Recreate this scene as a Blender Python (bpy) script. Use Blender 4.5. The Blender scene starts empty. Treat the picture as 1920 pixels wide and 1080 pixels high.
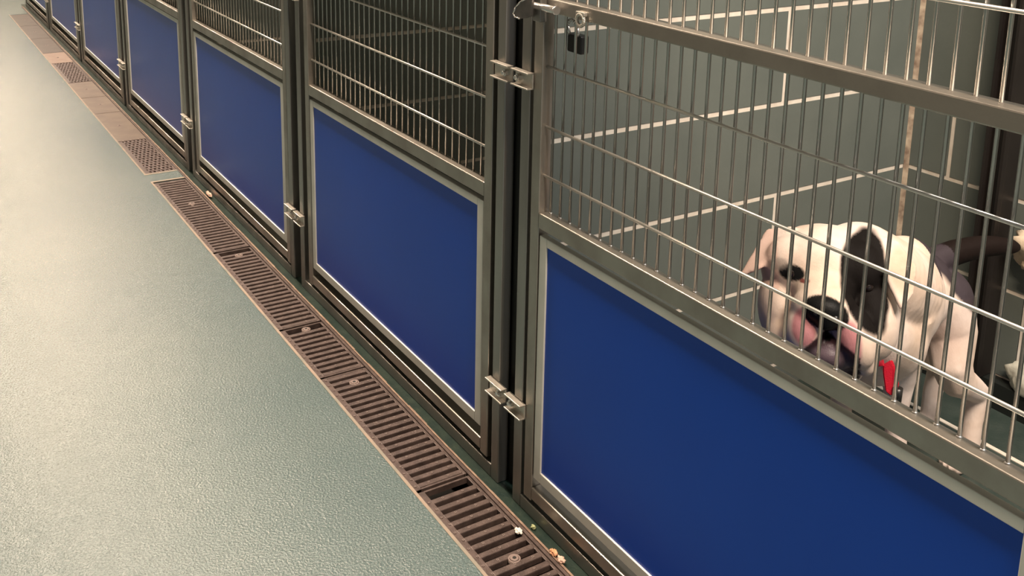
import bpy, bmesh, math, random
from mathutils import Vector, Matrix
random.seed(7)
SC = bpy.context.scene
COL = SC.collection
# ------------------------------------------------------------------ materials
def newmat(name):
    m = bpy.data.materials.new(name); m.use_nodes = True
    nt = m.node_tree; b = nt.nodes['Principled BSDF']
    return m, nt, b
def N(nt, kind, **kw):
    n = nt.nodes.new(kind)
    for k, v in kw.items():
        if k in n.inputs: n.inputs[k].default_value = v
        else: setattr(n, k, v)
    return n
def coords(nt):
    return nt.nodes.new('ShaderNodeTexCoord').outputs['Object']
def mat(name, col, rough=.5, metal=0., col2=None, nscale=20., bump=0., bscale=200., spec=.5, coat=0., stretch=None, rr=None, coatr=.1, bdist=.001):
    m, nt, b = newmat(name)
    b.inputs['Base Color'].default_value = (*col, 1)
    b.inputs['Roughness'].default_value = rough
    b.inputs['Metallic'].default_value = metal
    b.inputs['Specular IOR Level'].default_value = spec
    b.inputs['Coat Weight'].default_value = coat
    b.inputs['Coat Roughness'].default_value = coatr
    co = coords(nt)
    if stretch:
        mp = N(nt, 'ShaderNodeMapping'); mp.inputs['Scale'].default_value = stretch
        nt.links.new(co, mp.inputs['Vector']); co = mp.outputs['Vector']
    if col2 or rr:
        n = N(nt, 'ShaderNodeTexNoise', Scale=nscale, Detail=5.0); nt.links.new(co, n.inputs['Vector'])
        r = N(nt, 'ShaderNodeValToRGB'); r.color_ramp.elements[0].position = .35; r.color_ramp.elements[1].position = .68
        r.color_ramp.elements[0].color = (*col, 1); r.color_ramp.elements[1].color = (*(col2 or col), 1)
        nt.links.new(n.outputs['Fac'], r.inputs['Fac'])
        if col2: nt.links.new(r.outputs['Color'], b.inputs['Base Color'])
        if rr:
            mr = N(nt, 'ShaderNodeMapRange'); mr.inputs['To Min'].default_value = rr[0]; mr.inputs['To Max'].default_value = rr[1]
            mr.inputs['From Min'].default_value = .3; mr.inputs['From Max'].default_value = .7
            nt.links.new(n.outputs['Fac'], mr.inputs['Value']); nt.links.new(mr.outputs['Result'], b.inputs['Roughness'])
    if bump:
        n2 = N(nt, 'ShaderNodeTexNoise', Scale=bscale, Detail=3.0); nt.links.new(co, n2.inputs['Vector'])
        bp = N(nt, 'ShaderNodeBump', Strength=bump, Distance=bdist); nt.links.new(n2.outputs['Fac'], bp.inputs['Height'])
        nt.links.new(bp.outputs['Normal'], b.inputs['Normal'])
    return m
M = {}
M['steel'] = mat('stainless_steel', (.35,.34,.32), .36, .9, col2=(.24,.235,.22), nscale=9, stretch=(1,1,.35), rr=(.30,.48), bump=.15, bscale=300)
M['gatesteel'] = mat('gate_steel', (.42,.39,.35), .36, .9, col2=(.30,.28,.25), nscale=12, rr=(.3,.5), bump=.12, bscale=260)
M['bar'] = mat('bright_steel_rod', (.42,.41,.39), .33, .9)
M['rod'] = mat('bright_cross_rod', (.62,.60,.56), .36, .85)
M['trim'] = mat('aluminium_trim', (.74,.73,.68), .45, .3, col2=(.64,.63,.58), nscale=15)
M['zinc'] = mat('zinc_bracket', (.70,.66,.60), .35, .8, col2=(.5,.47,.42), nscale=60)
M['bolt'] = mat('bolt_steel', (.72,.70,.68), .25, .9)
M['dark'] = mat('black_steel', (.012,.012,.011), .4, .3)
M['guide'] = mat('dark_hatch_guide', (.014,.011,.010), .4, .2, col2=(.022,.018,.016), nscale=8)
M['blue'] = mat('blue_laminate', (.0005,.060,.46), .29, 0, col2=(.0005,.066,.50), nscale=3, spec=.32, bump=.03, bscale=600)
M['grate'] = mat('rusty_cast_grate', (.062,.044,.040), .45, .25, col2=(.110,.080,.072), nscale=55, bump=.5, bscale=320)
M['stud'] = mat('worn_stud', (.22,.17,.155), .5, .2)
M['cover'] = mat('brown_cover_plate', (.088,.060,.047), .5, .0, col2=(.125,.095,.070), nscale=14, bump=.3, bscale=200)
M['rim'] = mat('drain_rim', (.28,.20,.145), .55, .1, col2=(.16,.10,.075), nscale=40, bump=.4, bscale=150)
M['sealant'] = mat('pink_sealant', (.30,.23,.18), .7, 0, col2=(.19,.19,.16), nscale=25)
M['pinkcover'] = mat('pink_brown_cover', (.17,.11,.085), .5, 0, col2=(.21,.15,.12), nscale=20)
M['darkcover'] = mat('dark_cover_plate', (.040,.028,.023), .5, .0, col2=(.062,.046,.037), nscale=14, bump=.3, bscale=200)
M['lever'] = mat('worn_lever_steel', (.16,.15,.15), .35, .9, col2=(.25,.23,.22), nscale=40)
M['trough'] = mat('drain_trough', (.006,.005,.004), .6)
M['block'] = mat('painted_block', (.108,.126,.114), .5, 0, col2=(.124,.142,.128), nscale=9, bump=.25, bscale=120)
M['mortar'] = mat('white_joint', (.70,.65,.57), .7, 0, col2=(.58,.51,.43), nscale=30)
M['corner'] = mat('rusty_joint', (.42,.34,.25), .7, 0, col2=(.15,.10,.07), nscale=45)
M['greenfloor'] = mat('dark_green_floor', (.028,.042,.037), .3, 0, col2=(.042,.056,.050), nscale=22, bump=.5, bscale=180)
M['greenstrip'] = mat('darker_green_floor_edge', (.010,.022,.019), .3, 0, col2=(.020,.034,.026), nscale=40, bump=.5, bscale=180)  # darker green for the floor strip along the sill
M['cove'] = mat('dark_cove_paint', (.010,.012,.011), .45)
M['white'] = mat('ceiling_white', (.45,.43,.40), .8)
M['wallp'] = mat('corridor_wall_paint', (.62,.59,.53), .6)
M['wallside'] = mat('aisle_side_paint', (.12,.125,.12), .6)
M['wallcool'] = mat('cool_daylight_tint', (.34,.41,.52), .6)  # blue in the wall colour stands in for daylight reflected by the steel
M['blanket'] = mat('cream_fleece', (.55,.43,.30), .95, 0, col2=(.66,.55,.42), nscale=20, bump=.6, bscale=300)
M['cloth'] = mat('white_cloth', (.55,.54,.46), .9, 0, bump=.5, bscale=200)
M['hatch'] = mat('grey_hatch_plate', (.20,.22,.25), .4, .1)
M['red'] = mat('red_webbing', (.50,.004,.022), .6, 0, bump=.4, bscale=500)
M['blackplastic'] = mat('black_plastic', (.01,.01,.01), .35)
M['eye'] = mat('wet_dark_eye', (.010,.006,.005), .18, 0, coat=.3)
M['crumb'] = mat('white_crumb', (.8,.76,.68), .8)
M['peel'] = mat('orange_scrap', (.60,.25,.11), .8, 0, col2=(.7,.4,.25), nscale=80)
M['pinkgum'] = mat('pink_scrap', (.62,.42,.34), .8)
M['leaf'] = mat('green_scrap', (.35,.38,.20), .8)
M['lamp'], nt, b = newmat('lamp_diffuser')
b.inputs['Emission Color'].default_value = (1,.84,.68,1); b.inputs['Emission Strength'].default_value = 14.
def floor_mat():
    m, nt, b = newmat('corridor_resin_floor')
    co = coords(nt)
    n = N(nt, 'ShaderNodeTexNoise', Scale=1.6, Detail=4.0); nt.links.new(co, n.inputs['Vector'])
    r = N(nt, 'ShaderNodeValToRGB'); e = r.color_ramp.elements
    e[0].position=.3; e[0].color=(.086,.134,.138,1); e[1].position=.7; e[1].color=(.120,.164,.160,1)
    nt.links.new(n.outputs['Fac'], r.inputs['Fac'])
    n3 = N(nt, 'ShaderNodeTexNoise', Scale=260., Detail=2.0); nt.links.new(co, n3.inputs['Vector'])
    mx = N(nt, 'ShaderNodeMix', data_type='RGBA', blend_type='MULTIPLY'); mx.inputs['Factor'].default_value = .85
    r3 = N(nt, 'ShaderNodeValToRGB'); r3.color_ramp.elements[0].position=.32; r3.color_ramp.elements[1].position=.62
    r3.color_ramp.elements[0].color=(.62,.62,.62,1)
    nt.links.new(n3.outputs['Fac'], r3.inputs['Fac'])
    nt.links.new(r.outputs['Color'], mx.inputs['A']); nt.links.new(r3.outputs['Color'], mx.inputs['B'])
    nt.links.new(mx.outputs['Result'], b.inputs['Base Color'])
    b.inputs['Roughness'].default_value = .27
    b.inputs['Specular IOR Level'].default_value = .42
    b.inputs['Coat Weight'].default_value = .28; b.inputs['Coat Roughness'].default_value = .19
    n2 = N(nt, 'ShaderNodeTexNoise', Scale=240., Detail=2.5, Roughness=.6); nt.links.new(co, n2.inputs['Vector'])
    bp = N(nt, 'ShaderNodeBump', Strength=.85, Distance=.0017); nt.links.new(n2.outputs['Fac'], bp.inputs['Height'])
    nt.links.new(bp.outputs['Normal'], b.inputs['Normal']); nt.links.new(bp.outputs['Normal'], b.inputs['Coat Normal'])
    return m
M['floor'] = floor_mat()
def dog_mat():
    m, nt, b = newmat('dog_coat')
    a = N(nt, 'ShaderNodeVertexColor', layer_name='Col')
    co = coords(nt)
    n = N(nt, 'ShaderNodeTexNoise', Scale=60., Detail=4.0); nt.links.new(co, n.inputs['Vector'])
    r = N(nt, 'ShaderNodeValToRGB'); r.color_ramp.elements[0].position=.3; r.color_ramp.elements[1].position=.7
    r.color_ramp.elements[0].color=(.82,.79,.76,1)
    nt.links.new(n.outputs['Fac'], r.inputs['Fac'])
    mx = N(nt, 'ShaderNodeMix', data_type='RGBA', blend_type='MULTIPLY'); mx.inputs['Factor'].default_value = .6
    nt.links.new(a.outputs['Color'], mx.inputs['A']); nt.links.new(r.outputs['Color'], mx.inputs['B'])
    nt.links.new(mx.outputs['Result'], b.inputs['Base Color'])
    nt.links.new(a.outputs['Alpha'], b.inputs['Roughness'])
    mp = N(nt, 'ShaderNodeMapping'); mp.inputs['Scale'].default_value = (300, 300, 90); nt.links.new(co, mp.inputs['Vector'])
    n2 = N(nt, 'ShaderNodeTexNoise', Scale=2., Detail=3.0); nt.links.new(mp.outputs['Vector'], n2.inputs['Vector'])
    bp = N(nt, 'ShaderNodeBump', Strength=.35, Distance=.001); nt.links.new(n2.outputs['Fac'], bp.inputs['Height'])
    nt.links.new(bp.outputs['Normal'], b.inputs['Normal'])
    b.inputs['Specular IOR Level'].default_value = .14
    return m
M['dog'] = dog_mat()
# ------------------------------------------------------------------ mesh helpers
def box(bm, x0, x1, y0, y1, z0, z1, mi=0, bev=0.):
    if x1 < x0: x0, x1 = x1, x0
    r = bmesh.ops.create_cube(bm, size=1.)
    vs = r['verts']
    for v in vs:
        v.co = Vector((x0+(v.co.x+.5)*(x1-x0), y0+(v.co.y+.5)*(y1-y0), z0+(v.co.z+.5)*(z1-z0)))
    fs = {f for v in vs for f in v.link_faces}
    for f in fs: f.material_index = mi
    if bev > 0:
        es = {e for v in vs for e in v.link_edges}
        bmesh.ops.bevel(bm, geom=list(es), offset=bev, segments=2, affect='EDGES', profile=.5)
def cyl(bm, a, b, r, seg=8, mi=0, r2=None, smooth=True):
    a = Vector(a); b = Vector(b); d = b-a
    q = d.to_track_quat('Z', 'Y').to_matrix().to_4x4()
    res = bmesh.ops.create_cone(bm, cap_ends=True, segments=seg, radius1=r, radius2=r if r2 is None else r2, depth=d.length,
                                matrix=Matrix.Translation((a+b)/2) @ q)
    for f in {f for v in res['verts'] for f in v.link_faces}:
        f.material_index = mi
        if smooth and len(f.verts) == 4: f.smooth = True
def poly(bm, pts, d, mi=0):
    """closed outline pts (3-D) extruded by vector d"""
    d = Vector(d); a = [bm.verts.new(Vector(p)) for p in pts]; b = [bm.verts.new(Vector(p)+d) for p in pts]
    fs = [bm.faces.new(a), bm.faces.new(b[::-1])]
    n = len(pts)
    for i in range(n): fs.append(bm.faces.new((a[i], b[i], b[(i+1)%n], a[(i+1)%n])))
    for f in fs: f.material_index = mi
    bmesh.ops.recalc_face_normals(bm, faces=fs)
def obj(name, bm, mats, parent=None, loc=None):
    me = bpy.data.meshes.new(name); bm.to_mesh(me); bm.free()
    for m in (mats if isinstance(mats, (list, tuple)) else [mats]): me.materials.append(m)
    o = bpy.data.objects.new(name, me); COL.objects.link(o)
    if parent: o.parent = parent
    if loc: o.location = loc
    return o
def thing(name, label, cat, loc=(0,0,0), group=None):
    o = bpy.data.objects.new(name, None); o.empty_display_size = .05; COL.objects.link(o)
    o.location = loc; o['label'] = label; o['category'] = cat
    if group: o['group'] = group
    return o
def tag(o, label, cat, group=None, kind=None):
    o['label'] = label; o['category'] = cat
    if group: o['group'] = group
    if kind: o['kind'] = kind
    return o
def struct(o): o['kind'] = 'structure'; return o
B = bmesh.new
# ------------------------------------------------------------------ setting
YEND = 6.90
GX0, GX1 = -.1335, -.0300            # drain channel
CH = [(-.60, 2.857), (2.957, 6.545)]
LW, YF, YB, H = -2.3, 13.0, -3.2, 2.65
bm = B()
def slab(x0, x1, y0, y1): box(bm, x0, x1, y0, y1, -.06, 0)
slab(LW, GX0, YB, YF); slab(GX1, -.0212, YB, YF)
slab(GX0, GX1, YB, CH[0][0]); slab(GX0, GX1, CH[0][1], CH[1][0]); slab(GX0, GX1, CH[1][1], YF)
slab(-.0212, 2.6, YEND+.06, YF)
struct(obj('floor', bm, M['floor']))
bm = B(); box(bm, .030, .862, YB, YEND+.06, -.06, 0); box(bm, -.0212, .030, YB, YEND+.06, -.06, 0, 2); box(bm, .872, 2.6, YB, YEND+.06, -.06, 0)
box(bm, .862, .872, YB, YEND+.06, -.06, .0015, 1)
struct(obj('floor', bm, [M['greenfloor'], M['mortar'], M['greenstrip']]))
bm = B(); box(bm, LW-.1, 2.7, YB-.1, YF+.1, H, H+.1); struct(obj('ceiling', bm, M['white']))
bm = B(); box(bm, LW-.1, LW, YB-.1, YF+.1, 0, H); struct(obj('wall_left', bm, M['wallside']))
bm = B(); box(bm, LW, 2.6, YF, YF+.1, 0, H); struct(obj('wall_far', bm, M['wallp']))
bm = B(); box(bm, LW, 2.6, YB-.1, YB, 0, H); struct(obj('wall_near', bm, M['wallcool']))
bm = B(); box(bm, 2.6, 2.7, YB-.1, YF+.1, 0, H); struct(obj('wall_right', bm, M['wallp']))
# block partitions: slab in the joint colour, painted block faces stand 1.5 mm proud
ZC = [.0567, .2445, .4345, .6215, .8080, .9950, 1.1825, 1.370, 1.5575, 1.745, 1.932]
ZH = 1.95
J = .0048
def courses(): 
    zs = [0.] + ZC
    return [(zs[i], zs[i+1]) for i in range(len(zs)-1)]
def partition(y0, y1, name='wall_partition', xa=.027, xb=1.027):
    bm = B(); box(bm, xa, xb, y0+.0015, y1-.0015, 0, ZH-.018, 1)
    for i, (a, c) in enumerate(courses()):
        xs = [xa, .627, xb] if i in (2, 4, 6, 8, 10) else [xa, xb]
        for j in range(len(xs)-1):
            p = xs[j]+(J if j else 0); q = xs[j+1]-(J if j < len(xs)-2 else .006)
            for (u, v) in ((y0, y0+.004), (y1-.004, y1)):
                box(bm, p, q, u, v, a+(J if a else 0), c-J, 0)
    return struct(obj(name, bm, [M['block'], M['mortar']]))
for k in range(0, 7): partition(k+.900, k+.996)
# back wall of the kennels, with a hatch opening in each kennel
bm = B()
def backblocks(y0, y1, z0, z1, mi=0): box(bm, 1.027, 1.031, y0, y1, z0, z1, mi)
XB = 1.027
for k in range(0, 7):
    ya, yb = k-.004, k+.900      # kennel span
    o0, o1, ozt = k+.16, k+.602, .4345    # hatch opening
    box(bm, XB+.0015, XB+.10, o1, yb+.05, 0, ZH, 1); box(bm, XB+.0015, XB+.10, ya-.05, o0, 0, ZH, 1)
    box(bm, XB+.0015, XB+.10, o0, o1, ozt, ZH, 1); box(bm, XB+.0015, XB+.10, o0, o1, 0, .0567, 1)
    for i, (a, c) in enumerate(courses()):
        z0, z1 = a+(J if a else 0), c-J
        js = [.797, .397] if i in (3, 5, 7, 9) else [.597, .197]
        if i == 0: 
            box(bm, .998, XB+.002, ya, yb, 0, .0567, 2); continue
        ed = [yb-.006] + [k+j for j in js] + [ya]
        for n in range(len(ed)-1):
            hi, lo = ed[n]-(J if n else 0), ed[n+1]+(J if n < len(ed)-2 else 0)
            segs = [(lo, hi)]
            if z0 < ozt-.01:
                segs = [(max(lo, o1), hi), (lo, min(hi, o0))]
            for (p, q) in segs:
                if q-p > .01: backblocks(p, q, z0, z1)
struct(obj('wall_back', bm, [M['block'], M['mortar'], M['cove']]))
# rusty joint in the corner between the side wall and back wall of the near kennel
bm = B()
for k in range(0, 3):
    poly(bm, [(1.027, k+.900, .06), (1.019, k+.900, .06), (1.027, k+.892, .06)], (0, 0, 1.87))
struct(obj('trim_corner', bm, M['corner']))
# ------------------------------------------------------------------ drain
bm = B()
for a, c in CH:
    box(bm, GX0-.004, GX0, a, c, -.062, -.008); box(bm, GX1, GX1+.004, a, c, -.062, -.008)
    box(bm, GX0-.004, GX1+.004, a, c, -.08, -.060); box(bm, GX0, GX1, a-.004, a, -.06, -.008); box(bm, GX0, GX1, c, c+.004, -.06, -.008)
tag(obj('drain_channel', bm, M['trough']), 'dark sunken trough running under all the drain grates', 'drain')
bm = B()
random.seed(3)
y = YB
while y < YEND-.05:
    y2 = min(y+.06+random.random()*.05, YEND-.05); w = random.uniform(-.0008, .0008)
    box(bm, GX1-.0008, -.0252, y, y2, -.002, .0015, 2); box(bm, -.0252, -.0212+w, y, y2, -.002, .0035+random.uniform(-.0006, .0006), 0); y = y2
for a, c in CH:
    box(bm, GX0-.0055, GX0+.0002, a-.01, c+.01, -.002, .0008, 1)
for a in (2.857, 2.957-.012): box(bm, GX0-.004, GX1, a, a+.012, -.002, .0009, 1)
struct(obj('trim_drain', bm, [M['rim'], M['sealant'], M['grate']]))
PIT = .0217
def slot_grate(y1, y0, label, screws=(), gapfar=0):
    """slotted grate from y1 (far) to y0 (near)"""
    L = y1-y0; r = thing('drain_grate', label, 'drain grate', (GX0, y0, 0), 'slotted grates along the drain')
    W = GX1-GX0; bm = B()
    box(bm, .0008, .0130, 0, L, -.014, -.0008, 0, .001); box(bm, W-.0065, W-.0008, 0, L, -.014, -.0008, 0, .001)
    n = int(L/PIT); p = L/n
    for i in range(n):
        yc = (i+.5)*p
        if i == n-1 and gapfar: continue
        box(bm, .010, W-.004, yc-.0058, yc+.0058, -.012, -.0004, 0, .0018)
    box(bm, .004, W-.004, 0, .004, -.012, -.0012)
    box(bm, .004, W-.004, L-.004, L, -.012, -.0012)
    for i in range(n):
        if i == n-1 and gapfar: continue
        yc = (i+.5)*p
        for x in ((.0085, .050, W-.020) if i % 2 else (.0055, .032, .071)):
            cyl(bm, (x, yc, -.0012), (x, yc, .0008), .0024, 10, 1, .0019); cyl(bm, (x, yc, .0007), (x, yc, .0010), .0010, 8, 2)
    obj('slotted_plate', bm, [M['grate'], M['stud'], M['trough']], r)
    for ys in screws:
        bm = B(); x = .0565; y = ys-y0
        cyl(bm, (x, y, -.012), (x, y, .0004), .0100, 20); cyl(bm, (x, y, .0004), (x, y, .0016), .0078, 20, 0, .0062); cyl(bm, (x, y, .0010), (x, y, .0019), .0032, 12, 1)
        obj('screw', bm, [M['stud'], M['trough']], r)
    return r
slot_grate(2.850, 2.190, 'farthest slotted brown drain grate, right after the pale floor bridge', (2.60,), 0)
slot_grate(2.180, 1.668, 'slotted brown drain grate second from the far end, below the fourth blue panel', (2.137,), 1)
slot_grate(1.660, 1.418, 'short slotted brown drain grate in the middle of the slotted row', (1.6395,), 1)
slot_grate(1.412, .975, 'long slotted brown drain grate ending at the wide black gap beneath the hinge post', (1.3655,), 0)
slot_grate(.968, .470, 'slotted brown drain grate nearest the camera with white crumb on it', (.742,), 1)
slot_grate(.462, -.040, 'slotted drain grate beside the big near panel, cut by the lower frame edge', (.36,), 1)
def grid_grate(y1, y0, label):
    L = y1-y0; W = GX1-GX0; r = thing('square_drain_grate', label, 'drain grate', (GX0, y0, 0), 'square-holed drain grates')
    bm = B()
    box(bm, .0008, .014, 0, L, -.014, -.0006); box(bm, W-.007, W-.0008, 0, L, -.014, -.0006)
    nx = 6; n = int(L/.052)*2; p = L/n; q = (W-.021)/nx
    for i in range(n+1): box(bm, .012, W-.005, max(0, i*p-.0055), min(L, i*p+.0055), -.012, -.0008)
    for i in range(n):
        for j in range(nx+1):
            x = .014+q*j+(q*.5 if i % 2 else 0)
            if x < W-.006: box(bm, x-.0035, x+.0035, i*p, (i+1)*p, -.012, -.0012)
    for i in range(n+1):
        for j in range(0, nx, 2):
            x = .018+q*(j+(i % 2)); cyl(bm, (x, min(L-.003, max(.003, i*p)), -.001), (x, min(L-.003, max(.003, i*p)), .0010), .0028, 8, 1)
    obj('holed_plate', bm, [M['grate'], M['stud']], r)
    return r
grid_grate(3.390, 2.962, 'nearer square-holed dark drain grate, in front of the pale floor bridge')
grid_grate(4.922, 4.456, 'farther square-holed dark drain grate, small at upper left')
def cover(y1, y0, label, hole=True, m='cover'):
    L = y1-y0; W = GX1-GX0; r = thing('drain_cover', label, 'drain cover', (GX0, y0, 0), 'solid brown drain covers')
    bm = B(); box(bm, .001, W-.001, 0, L, -.012, -.0008, 0, .0008)
    obj('plate', bm, M[m], r)
    bm = B(); cyl(bm, (W/2, L*.5, -.004), (W/2, L*.5, .0004), .007, 14); cyl(bm, (W/2, L*.5, 0), (W/2, L*.5, .0007), .004, 10, 1)
    obj('lifting_hole', bm, [M['stud'], M['trough']], r)
cover(3.835, 3.395, 'solid brown drain cover touching the nearer square-holed grate')
cover(4.130, 3.840, 'solid brown drain cover in the middle between the two square-holed grates')
cover(4.450, 4.135, 'solid brown drain cover at the near edge of the farther square-holed grate')
cover(5.200, 4.928, 'pinkish plain drain cover just beyond the farther square-holed grate', m='pinkcover')
cover(5.640, 5.206, 'dark brown drain cover, nearest of the three far ones', m='darkcover')
cover(6.090, 5.645, 'dark brown drain cover, middle of the three at the far end', m='darkcover')
cover(6.540, 6.095, 'dark brown drain cover at the very far end of the channel', m='darkcover')
# ------------------------------------------------------------------ kennel fronts
TD = .021; TOP = 1.86
TILT = []
oy = {0:.0072, 1:.0050, 2:-.0069, 3:-.0085, 4:-.0071, 5:-.004, 6:0.}
dw = {0:.0083, 1:-.0103, 2:.0014, 3:-.0047, 4:-.0004, 5:-.004, 6:-.003}
oz = {0:-.0067, 1:-.0051, 2:-.0059, 3:.0016, 4:-.0003, 5:0, 6:0}
where = ['framing the nearest kennel with the bulldog', 'second from the camera, beside the dog kennel',
         'third from the camera', 'fourth from the camera', 'fifth from the camera', 'sixth from the camera', 'at the far end of the row']
gate_where = ['nearest steel kennel gate with large bright blue panel, dog behind its bars',
              'steel kennel gate with blue panel, second from the camera, dark empty kennel behind',
              'steel kennel gate with blue panel, third from the camera, bars at the top',
              'steel kennel gate, fourth from the camera, dull blue panel with little mesh in view',
              'steel kennel gate, fifth from the camera, narrow greyish blue panel',
              'small distant kennel gate, second from the far end',
              'smallest distant kennel gate at the far end of the row']
def tube(bm, y0, y1, z0, z1, x0=0., x1=TD): box(bm, x0, x1, y0, y1, z0, z1, 0, .0018)
def make_frame(k):
    r = thing('kennel_enclosure', 'fixed steel surround %s' % where[k], 'kennel enclosure', (0, k, 0), 'fixed steel kennel fronts')
    for (a, c) in ((-.080, -.057), (.847, .871)):
        bm = B(); tube(bm, a, c, 0, TOP); obj('upright', bm, M['steel'], r)
    bm = B(); tube(bm, -.0565, .8465, .0, .0248); obj('sill_rail', bm, M['steel'], r)
    bm = B(); tube(bm, -.0565, .8465, TOP-.026, TOP-.001); obj('top_rail', bm, M['steel'], r)
    bm = B(); box(bm, .0225, .0255, .893, .950, 0, TOP); box(bm, .0225, .040, .893, .896, 0, TOP); obj('wall_channel', bm, M['dark'], r)
    for zc in (.184, .7465, 1.62):
        for side in (0, 1):
            a, c = ((-.1065, -.0542) if side == 0 else (.8345, .8835))
            bm = B(); z0, z1 = zc-.0135, zc+.0135
            box(bm, -.0035, -.0008, a, c, z0, z1, 0, .0006)
            box(bm, -.0135, -.0008, a, c, z1-.0028, z1, 0, .0008); box(bm, -.0135, -.0008, a, c, z0, z0+.0028, 0, .0008)
            cl = obj('clamp_bracket', bm, M['zinc'], r)
            by = a+.014 if side == 0 else c-.013
            bm = B(); cyl(bm, (-.0036, by, zc), (-.0095, by, zc), .0062, 6, smooth=False); cyl(bm, (-.0095, by, zc), (-.0135, by, zc), .0034, 10)
            obj('bolt', bm, M['bolt'], cl)
    return r
def make_gate(k):
    w = .7758+dw[k]; zb, zt = .1015+oz[k], .4955+oz[k]
    r = thing('kennel_gate', gate_where[k], 'kennel gate', (0, k+oy[k], 0), 'blue-panelled kennel gates')
    gtop = 1.825
    ya0, ya1, yb0, yb1 = -.0470, -.0240, w+.0225, w+.0455
    for (a, c) in ((ya0, ya1), (yb0, yb1)):
        bm = B(); tube(bm, a, c, .030, gtop); obj('stile', bm, M['gatesteel'], r)
    for nm, z0, z1 in (('bottom_rail', .0345, .0566), ('middle_rail', .5140, .5395), ('top_rail', gtop-.026, gtop)):
        bm = B(); tube(bm, ya1+.0003, yb0-.0003, z0, z1); obj(nm, bm, M['gatesteel'], r)
    bm = B(); box(bm, -.003, .026, ya1+.0003, yb0-.0003, .8600, .8805, 0, .0018); obj('lock_rail', bm, M['gatesteel'], r)
    # blue panel and its aluminium edge trim
    bm = B(); box(bm, .0045, .0095, -.002, w+.002, zb-.002, zt+.002); obj('blue_panel', bm, M['blue'], r)
    bm = B(); t0 = -.0205; t1 = w+.0195; zl = zb-.0190; zh = zt+.0145
    x0, x1 = .0016, .0125
    box(bm, x0, x1, t0, 0, zl, zh, 0, .0012); box(bm, x0, x1, w, t1, zl, zh, 0, .0012)
    box(bm, x0, x1, 0, w, zl, zb, 0, .0012); box(bm, x0, x1, 0, w, zt, zh, 0, .0012)
    for zz in (.2, .4): box(bm, .006, .012, t0-.004, t0+.001, zz-.01, zz+.01); box(bm, .006, .012, t1-.001, t1+.0035, zz-.01, zz+.01)
    obj('panel_trim', bm, M['trim'], r)
    # bars
    bm = B(); a = yb0; n = int((yb0-ya1)/.0255); 
    y = yb0-.0105
    ybars = []
    while y > ya1+.006:
        ybars.append(y); y -= .0255
    segs = 8 if k < 2 else 5
    for y in ybars:
        cyl(bm, (.0160, y, .5385), (.0160, y, gtop-.025), .00225 if k < 3 else .0021, segs)
        if k == 0:
            cyl(bm, (.0160, y, .5392), (.0160, y, .5412), .0042, 8, 0, .0026)
    g = obj('bar_grille', bm, M['bar'], r)
    z = .5985
    zs = [.5985, .6845 if k else .6780, .7730, .9660]
    z = 1.051
    while z < gtop-.05: zs.append(z); z += .086
    for z in zs:
        bm = B(); cyl(bm, (.0105, ya1-.002, z), (.0105, yb0+.002, z), .0024, 8); obj('horizontal_rod', bm, M['rod'], g)
    # latch at the far (hinge post) side of the lock rail
    lv = B()
    pts = []
    for i in range(9):
        t = i/8; ang = math.radians(100+t*95)
        pts.append((-.022, w+.030+.052*(-math.cos(ang))*.9-.0, .846+.030*math.sin(ang)))
    ys = w+.0225
    out = [(-.020, ys-.003, .8790), (-.020, ys+.014, .8770), (-.020, ys+.030, .8700), (-.020, ys+.042, .8600), (-.020, ys+.048, .8500), (-.020, ys+.044, .8455), (-.020, ys+.030, .8445), (-.020, ys+.014, .8480), (-.020, ys-.001, .8530)]
    poly(lv, out, (-.0035, 0, 0))
    L = obj('latch_lever', lv, M['lever'], r)
    bm = B(); box(bm, -.016, -.004, ys-.014, ys+.006, .845, .883, 0, .001)
    obj('latch_plate', bm, M['dark' if False else 'steel'], r)
    bm = B()
    for a, c in zip(out[1:6], out[2:7]): cyl(bm, (-.0235, a[1], a[2]), (-.0235, c[1], c[2]), .0014, 6)
    obj('lever_rim', bm, M['bolt'], L)
    bm = B(); cyl(bm, (-.014, ys-.052, .8685), (-.014, ys+.002, .8685), .0055, 16); cyl(bm, (-.014, ys-.054, .8685), (-.014, ys-.050, .8685), .0064, 16)
    obj('latch_bolt', bm, M['bolt'], r)
    bm = B()
    for i in range(24):
        a0, a1 = i/24*2*math.pi, (i+1)/24*2*math.pi
        cyl(bm, (-.008, ys-.104+.0085*math.cos(a0), .8620+.0085*math.sin(a0)), (-.008, ys-.104+.0085*math.cos(a1), .8620+.0085*math.sin(a1)), .0028, 8)
    box(bm, -.010, -.003, ys-.114, ys-.094, .868, .874, 0, .001)
    obj('locking_eye', bm, M['zinc'], r)
    return r
for k in range(7):
    make_frame(k); make_gate(k)
# padlock hanging behind the bars of the nearest gate
pl = thing('padlock', 'small black padlock hanging behind the top left bars of the nearest gate', 'padlock', (.034, .771, .800))
bm = B(); box(bm, -.008, .008, -.0175, .0175, 0, .0285, 0, .003); obj('body', bm, M['blackplastic'], pl)
bm = B()
pts = [(-.008, -.011, .027), (-.010, -.011, .040)] + [(-.012, -.011*math.cos(math.radians(a)), .040+.011*math.sin(math.radians(a))) for a in range(20, 181, 20)] + [(-.008, .011, .027)]
for a, c in zip(pts[:-1], pts[1:]): cyl(bm, a, c, .0027, 8)
obj('shackle', bm, M['bolt'], pl)
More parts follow.
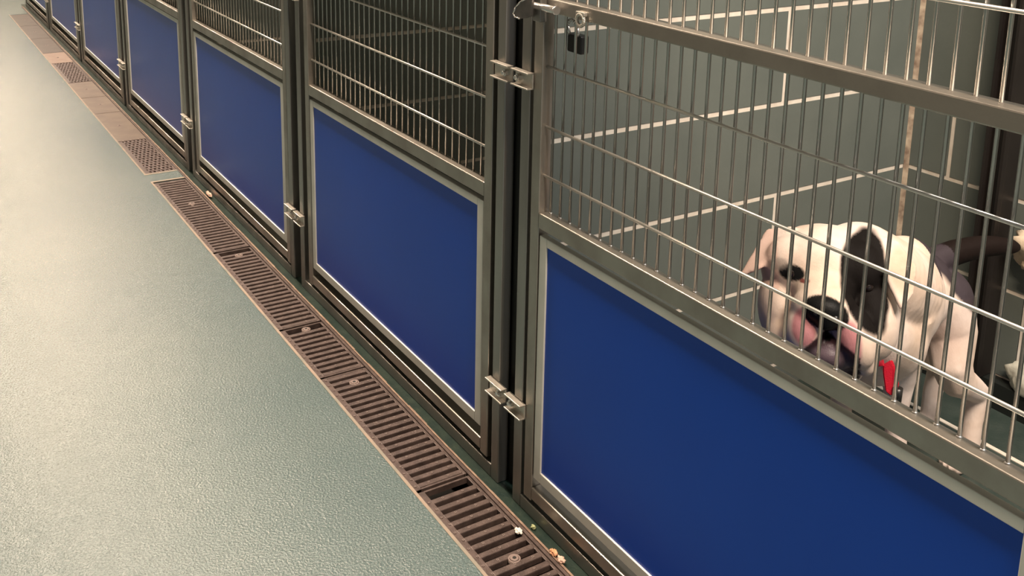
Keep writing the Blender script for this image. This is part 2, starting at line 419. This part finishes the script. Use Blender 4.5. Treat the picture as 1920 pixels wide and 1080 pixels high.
# ------------------------------------------------------------------ inside the near kennel
bm = B(); box(bm, .985, 1.026, .648, .690, .0575, 1.90, 0, .001); box(bm, .972, .985, .684, .690, .0575, 1.90); box(bm, .972, .985, .648, .654, .0575, 1.90)
hg = tag(obj('hatch_guide', bm, M['guide']), 'dark vertical sliding-hatch guide on the back wall behind the dog', 'guide rail')
bm = B(); box(bm, .978, .9845, .6700, .6735, .0575, 1.90); o = obj('guide_lip', bm, M['steel'], hg); 
bm = B(); box(bm, 1.050, 1.056, .17, .600, .0570, .272); box(bm, 1.040, 1.062, .17, .600, .272, .282, 1, .003)
tag(obj('hatch_plate', bm, [M['hatch'], M['bolt']]), 'grey metal hatch plate with shiny top edge at right photo edge', 'hatch')
def lump(name, c, s, m, seed, amp, label, cat):
    random.seed(seed); bm = B(); bmesh.ops.create_icosphere(bm, subdivisions=4, radius=1.)
    from mathutils import noise
    for v in bm.verts:
        n = noise.noise(v.co*1.7+Vector((seed, 0, 0)))*amp + noise.noise(v.co*4+Vector((seed, 3, 0)))*amp*.4
        v.co = Vector((v.co.x*s[0], v.co.y*s[1], v.co.z*s[2]))*(1+n)
        if v.co.z < -s[2]*.55: v.co.z = -s[2]*.55
    for f in bm.faces: f.smooth = True
    return tag(obj(name, bm, M[m], loc=c), label, cat)
lump('blanket', (1.015, .535, .345), (.035, .095, .058), 'blanket', 3, .35, 'cream fleece blanket bunched over the hatch plate edge at right', 'blanket')
lump('cloth', (1.012, .530, .0825), (.022, .075, .046), 'cloth', 8, .25, 'white crumpled cloth lying on the low dark ledge behind the dog', 'cloth')
# crumbs on the drain
def scrap(name, c, s, m, seed, label):
    return lump(name, c, s, m, seed, .6, label, 'scrap')
scrap('food_crumb', (-.0375, .792, .0025), (.0050, .0070, .0034), 'crumb', 5, 'white crumb lying on the nearest slotted grate')
scrap('orange_peel_scrap', (-.0200, .7150, .0065), (.0050, .0075, .0045), 'peel', 9, 'orange scrap on the drain rim near the bottom of the photo')
scrap('pink_scrap', (-.0195, .6960, .0062), (.0050, .0075, .0040), 'pinkgum', 11, 'pale pink scrap right in front of the orange one on the drain rim')
scrap('green_scrap', (-.0120, .7860, .0030), (.0035, .0045, .0035), 'leaf', 13, 'yellow green scrap between drain rim and the nearest gate')
scrap('pink_pebble', (-.0120, 2.640, .0065), (.0055, .0260, .0050), 'pinkgum', 15, 'pink scrap beside the third gate corner at the start of the slotted grates')
# ------------------------------------------------------------------ the dog
# head frame: x to the photo's right, y up, z out of the face (centimetres), tied to the skull
HO = Vector((.3033, .4938, .4923))
fz = (Vector((-.8496, -.4333, 1.1017))-HO).normalized()
ux = Vector((.8454, -.5337, .02)); ux = (ux-fz*ux.dot(fz)).normalized(); uy = fz.cross(ux)
def hp(x, y, z): return HO + (ux*x + uy*y + fz*z)*.01
HR = Matrix((ux, uy, fz)).transposed()
def make_dog():
    r = thing('dog', 'white bulldog-type dog with a black eye patch looking out through the bars', 'dog', (.62, .52, 0))
    base = Vector((.62, .52, 0))
    bm = B()
    def ell(c, s, rot=None, sub=3):
        m = Matrix.Translation(c) @ (rot.to_4x4() if rot else Matrix.Identity(4)) @ Matrix.Diagonal((*s, 1))
        bmesh.ops.create_icosphere(bm, subdivisions=sub, radius=1., matrix=m)
    def chain(pts):
        """pts: (x,y,z,r) world; dense spheres give a smooth tapering limb"""
        for (a, c) in zip(pts[:-1], pts[1:]):
            A, C_ = Vector(a[:3]), Vector(c[:3]); n = max(2, int((A-C_).length/(min(a[3], c[3])*.2)))
            for i in range(n+1):
                t = i/n; rr = a[3]+(c[3]-a[3])*t
                bmesh.ops.create_icosphere(bm, subdivisions=3 if rr > .05 else 2, radius=rr, matrix=Matrix.Translation(A.lerp(C_, t)))
    def hell(x, y, z, sx, sy, sz, roll=0, pitch=0, yaw=0):
        rot = HR @ (Matrix.Rotation(math.radians(roll), 3, 'Z') @ Matrix.Rotation(math.radians(yaw), 3, 'Y') @ Matrix.Rotation(math.radians(pitch), 3, 'X'))
        ell(hp(x, y, z), (sx*.01, sy*.01, sz*.01), rot)
    def hchain(pts): chain([(*hp(p[0], p[1], p[2]), p[3]*.01) for p in pts])
    # trunk
    for c, q in (((.530, .548, .378), (.110, .080, .098)), ((.490, .538, .345), (.080, .076, .100)), ((.615, .574, .360), (.10, .068, .074)),
                 ((.684, .610, .318), (.082, .068, .082)), ((.545, .550, .42), (.09, .055, .06))):
        ell(Vector(c), q, Matrix.Rotation(math.radians(15), 3, 'Z'), 4)
    # neck and throat
    chain([(.52, .545, .400, .082), (.45, .522, .44, .078), (.39, .510, .475, .074)])
    chain([(.49, .525, .33, .068), (.43, .503, .365, .060), (.37, .50, .42, .060)])
    # forelegs
    for s, dx in ((0, 0.), (1, -.03)):
        y = s*.090
        chain([(.515+dx, .510+y, .375, .050), (.530+dx, .516+y, .300, .038), (.537+dx, .522+y, .240, .027), (.536+dx, .519+y, .190, .0190), (.536+dx, .513+y, .120, .0185), (.540+dx, .506+y, .085, .020), (.530+dx, .505+y, .030, .019)])
        ell(Vector((.512+dx, .505+y, .020)), (.038, .027, .020))
        for t in (-1.5, -.5, .5, 1.5):
            ell(Vector((.482+dx-.004*(1.5-abs(t)), .505+y+t*.0115, .0135)), (.018, .0075, .0135))
    # hind legs
    for s, dx in ((0, 0.), (1, .03)):
        y = s*.105
        chain([(.706+dx, .580+y*.5, .325, .062), (.720+dx, .557+y, .275, .047), (.705+dx, .538+y, .220, .037), (.722+dx, .535+y, .185, .033), (.770+dx, .535+y, .155, .025), (.800+dx, .535+y, .135, .0200), (.790+dx, .535+y, .080, .0190), (.785+dx, .532+y, .030, .019)])
        ell(Vector((.765+dx, .532+y, .018)), (.036, .025, .018))
        for t in (-1.5, -.5, .5, 1.5):
            ell(Vector((.738+dx-.004*(1.5-abs(t)), .532+y+t*.011, .0125)), (.016, .0072, .0125))
    # tail
    TAIL = [(.690, .600, .385, .028), (.735, .576, .408, .0235), (.785, .566, .412, .0210), (.820, .556, .411, .0190), (.855, .545, .407, .0150), (.865, .540, .405, .010)]
    chain(TAIL)
    # ---- head
    hell(-1.2, .8, -5.5, 9.0, 7.0, 8.0)            # skull
    hell(-5.2, 1.8, -2.0, 4.2, 4.2, 3.4); hell(3.6, .9, -2.0, 4.4, 4.2, 3.4)   # brow halves
    hell(-6.9, -4.8, -4.6, 4.0, 6.2, 5.4); hell(5.6, -6.4, -4.4, 4.0, 6.2, 5.6)  # cheeks
    hell(-1.0, -2.6, .2, 4.4, 3.6, 4.4)             # muzzle root
    hell(-1.1, -4.6, 3.0, 4.6, 3.3, 4.2)
    hell(-3.8, -7.6, 2.4, 3.0, 4.0, 3.8, roll=-12); hell(2.9, -8.6, 2.6, 3.0, 4.7, 3.8, roll=10)  # flews
    hell(3.8, -10.4, .0, 2.2, 4.0, 3.2, roll=6)
    hell(-7.2, -9.0, -2.0, 2.6, 3.6, 3.4)
    hell(-.9, -11.4, .4, 3.9, 2.3, 4.6, roll=-8)    # lower jaw and tongue
    hell(-.7, -13.0, -3.0, 5.0, 3.6, 4.4)
    hell(-.8, -10.2, 2.6, 2.3, 1.5, 2.0, roll=-8)
    # nose
    hell(-.9, -4.9, 6.3, 2.75, 1.95, 1.6, roll=-10); hell(-.6, -6.3, 6.0, 1.7, 1.5, 1.3)
    hell(-2.6, -5.0, 5.9, 1.1, 1.15, 1.2); hell(.9, -5.9, 5.9, 1.15, 1.2, 1.2)
    # ears as flaps: triangles of small beads
    def flap(P0, P1, P2, P3, th, n=11):
        for i in range(n+1):
            for j in range(n+1):
                u, v = i/n, j/n
                p = (1-u)*(1-v)*P0+u*(1-v)*P1+u*v*P2+(1-u)*v*P3
                bmesh.ops.create_icosphere(bm, subdivisions=1, radius=th, matrix=Matrix.Translation(p))
    flap(hp(-8.8, 6.7, -4.6), hp(-4.8, 7.0, -2.6), hp(-10.0, 1.0, -.6), hp(-12.9, -.1, -1.8), .0042, 16)
    flap(hp(6.4, 5.6, -2.8), hp(9.8, 4.8, -3.8), hp(12.0, 1.0, -1.8), hp(7.6, .2, .1), .0044, 14)
    flap(hp(7.5, .6, .1), hp(12.0, 1.2, -1.8), hp(11.2, -2.6, -.6), hp(9.5, -4.6, .3), .0044, 14)
    for v in bm.verts: v.co -= base
    me = bpy.data.meshes.new('body_raw'); bm.to_mesh(me); bm.free()
    tmp = bpy.data.objects.new('body_raw', me); COL.objects.link(tmp)
    md = tmp.modifiers.new('r', 'REMESH'); md.mode = 'VOXEL'; md.voxel_size = .0030; md.use_smooth_shade = True
    ms = tmp.modifiers.new('s', 'SMOOTH'); ms.factor = .5; ms.iterations = 10
    bpy.context.view_layer.update()
    dg = bpy.context.evaluated_depsgraph_get()
    me2 = bpy.data.meshes.new_from_object(tmp.evaluated_get(dg))
    bpy.data.objects.remove(tmp); bpy.data.meshes.remove(me)
    me2.name = 'body'
    # coat pattern (alpha carries roughness)
    from mathutils import noise
    at = me2.color_attributes.new('Col', 'FLOAT_COLOR', 'POINT')
    def mixc(a, b, t): t = max(0, min(1, t)); return [a[i]*(1-t)+b[i]*t for i in range(3)]
    def sm(d, w=.35): return max(0., min(1., .5-d/w))         # 1 inside (d<0)
    CREAM = (.63, .495, .395); WHITE = (.75, .64, .58); PINK = (.66, .36, .32); DARK = (.005, .0035, .003); BACK = (.046, .037, .045)
    BLK = (.006, .006, .006); LIP = (.47, .21, .22); MOUTH = (.035, .018, .022); TONGUE = (.10, .072, .085)
    inv = HR.transposed()
    nv = len(me2.vertices); buf = [0.]*(nv*4)
    for i, v in enumerate(me2.vertices):
        w = v.co+base; h = inv @ ((w-HO)*100); x, y, z = h
        j = noise.noise(w*45)*.9
        c = mixc(WHITE, CREAM, .5+noise.noise(w*14)*.8); ro = .75
        head = w.x < .47 and z > -13 and (w-HO).length < .2
        if head:
            c = mixc(c, (.74, .57, .42), sm(((x+1.0)/3.6)**2+((y+2)/5)**2-1, .8)*.35)
            # dark eye patch running from the ear base to the cheek
            xc = 4.75+max(0, -y-2.5)*.16+max(0, y-2.5)*.22; e = ((x-xc)/3.35)**2+((y+.6)/7.8)**2-1 + j*.16
            if z > -9: c = mixc(c, DARK, sm(e, .22))
            # pink ear linings
            if x > 7.2 and z > -5: c = mixc(c, (.60, .40, .30), sm(((x-10.2)/2.0)**2+((y-.6)/3.4)**2-1, .8)*.8)
            if x < -7.2 and y > -2: c = mixc(c, (.66, .42, .34), .6)
            d = abs((x+6.7)*.80-(y-4.0)*.62)   # shaded rim under the ear
            # muzzle
            c = mixc(c, LIP, sm(((x+3.9)/1.7)**2+((y+7.4)/2.7)**2-1+j*.2, .5)*(z > 1.5))
            c = mixc(c, LIP, sm(((x-2.2)/1.6)**2+((y+9.4)/3.2)**2-1+j*.2, .5)*(z > 1.5))
            # mouth: wedge below the nose
            my = -7.6-abs(x+1.0)*.85
            if y < my and abs(x+1.0) < 4.6 and y > -16 and z > -1.5 and abs(x+.9) < 1.2+(my-y)*.0+3.1:
                c = mixc(c, MOUTH, sm(y-my, .5)); 
                c = mixc(c, TONGUE, sm(((x+.9)/3.2)**2+((y+12.2)/2.4)**2-1, .5))
                ro = .35
            n = (((x+.85)/3.15)**2+((y+5.3+ (x+.85)*.18)/2.45)**2-1)
            if z > 3.8: 
                t = sm(n, .15); c = mixc(c, BLK, t); ro = ro*(1-t)+.5*t
            if z > 3.4 and abs(x+.75) < .45 and -9.2 < y < -6: c = BLK
            # eye rims
            e1 = ((x+5.3)/1.9)**2+((y-.3-(x+5.3)*-.12)/1.25)**2-1; c = mixc(c, BLK, sm(e1, .35)*(z > -4))
            e1b = ((x+7.2)/1.5)**2+((y-1.6)/.9)**2-1; c = mixc(c, (.25, .21, .18), sm(e1b, .8)*.7*(z > -5))
            e3 = ((x+3.5)/.7)**2+((y+.9)/.35)**2-1; c = mixc(c, (.2, .06, .05), sm(e3, .6)*(z > -4))
        else:
            # slate patch over the back and rump, dark tail
            p = w.x*.845-w.y*.534-.236-(.42-w.z)*1.0 + noise.noise(w*24)*.016
            if w.z > .22 and w.x > .58: c = mixc(c, BACK, p/.008+.5)
            td = min(((w-Vector(TAIL[n][:3]).lerp(Vector(TAIL[n+1][:3]), f*.25)).length) for n in range(1, 5) for f in range(5)) if w.x > .70 and w.z > .37 else 1
            if w.x > .715: c = mixc(c, (.009, .005, .004), (.031-td)/.006)
            c = mixc(c, (.50, .33, .27), .7*max(0, 1-abs(w.x-.66)/.07)*max(0, 1-abs(w.z-.28)/.07))
        buf[i*4:i*4+4] = [*c, ro]
    at.data.foreach_set('color', buf)
    me2.materials.clear(); me2.materials.append(M['dog'])
    for p in me2.polygons: p.use_smooth = True
    body = bpy.data.objects.new('body', me2); COL.objects.link(body); body.parent = r
    # eyes
    for (x, y, z, s) in ((-5.2, .25, 1.05, .98), (5.2, -1.7, -.15, .90)):
        bm = B(); bmesh.ops.create_icosphere(bm, subdivisions=3, radius=s*.01)
        for f in bm.faces: f.smooth = True
        o = obj('eye', bm, M['eye'], r); o.location = hp(x, y, z-.35)-base
    # nostrils
    bm = B()
    for sx, sy in ((-2.0, -5.3), (.35, -5.9)):
        bmesh.ops.create_icosphere(bm, subdivisions=2, radius=1., matrix=Matrix.Translation(hp(sx, sy, 7.35)-base) @ HR.to_4x4() @ Matrix.Diagonal((.0050, .0036, .0030, 1)))
    obj('nostrils', bm, M['blackplastic'], r)
    # red bandana tip hanging from the collar
    cb = bmesh.new()
    ring = []
    for i in range(29):
        a = i/28*2*math.pi; cc = Vector((.442, .507, .415)); 
        ax = Vector((-.62, -.05, .55)).normalized(); e1 = Vector((0, 1, 0)); e1 = (e1-ax*e1.dot(ax)).normalized(); e2 = ax.cross(e1)
        ring.append(cc+e1*math.cos(a)*.092+e2*math.sin(a)*.108)
    for a, c in zip(ring[:-1], ring[1:]):
        if a.z > .36 or c.z > .36: continue
        cyl(cb, a-base, c-base, .0065, 8)
    co = obj('collar', cb, M['red'], r)
    bm = B()
    T = [(.405, .4641, .366), (.400, .4560, .325), (.400, .4480, .297), (.405, .4407, .291), (.410, .4325, .311), (.410, .4447, .340)]
    poly(bm, [Vector(p)-base for p in T], (.006, .004, 0))
    bmesh.ops.bevel(bm, geom=list(bm.edges), offset=.0018, segments=2, affect='EDGES')
    obj('bandana_tip', bm, M['red'], co)
    bm = B(); cyl(bm, Vector((.410, .434, .308))-base, Vector((.409, .432, .286))-base, .0075, 12, 0, .006)
    obj('buckle', bm, M['blackplastic'], co)
    return r
make_dog()
# ------------------------------------------------------------------ ceiling lamps over the aisle edge, plus one added fill light
def lamp(x, y, L, W, pw, label, col=(1, .79, .60)):
    r = thing('ceiling_light', label, 'ceiling light', (x, y, H), 'strip lights along the ceiling')
    bm = B(); box(bm, -W/2-.02, W/2+.02, -L/2-.02, L/2+.02, -.05, 0, 0, .004); obj('housing', bm, M['white'], r)
    ld = bpy.data.lights.new('lamp', 'AREA'); ld.shape = 'RECTANGLE'; ld.size = W; ld.size_y = L; ld.energy = pw; ld.color = col
    lo = bpy.data.objects.new('lamp', ld); COL.objects.link(lo); lo.location = (x, y, H-.055)
for i, y in enumerate((-.6, 2.1, 4.85, 7.6, 10.3)):
    lamp(-.16, y, 1.25, .15, 62, 'long white strip light on the aisle ceiling, ' + ['nearest the viewer', 'above the third gate', 'above the fifth gate', 'beyond the end of the row', 'nearest the far wall'][i])
lamp(.40, -.85, .9, .40, 40, 'wide added fill light above the kennels nearest the viewer', (1, .92, .84))  # extra lamp, added to brighten the near kennel and the dog
# ------------------------------------------------------------------ world, camera, view
w = bpy.data.worlds.new('World'); SC.world = w; w.use_nodes = True
w.node_tree.nodes['Background'].inputs['Color'].default_value = (.5, .5, .5, 1)
w.node_tree.nodes['Background'].inputs['Strength'].default_value = .3
cd = bpy.data.cameras.new('Camera'); cam = bpy.data.objects.new('Camera', cd); COL.objects.link(cam)
cam.location = (-.84956, -.43329, 1.10170); cam.rotation_euler = (1.3585472, -.0200426, -.5631419)
cd.sensor_fit = 'HORIZONTAL'; cd.sensor_width = 36.; cd.lens = 36.*1906.747/1920.
cd.shift_y = -(540-120.2)/1920.; cd.clip_start = .02
SC.camera = cam
SC.view_settings.view_transform = 'Standard'; SC.view_settings.look = 'None'; SC.view_settings.gamma = 1.
SC.view_settings.use_curve_mapping = False; SC.view_settings.exposure = 0.85
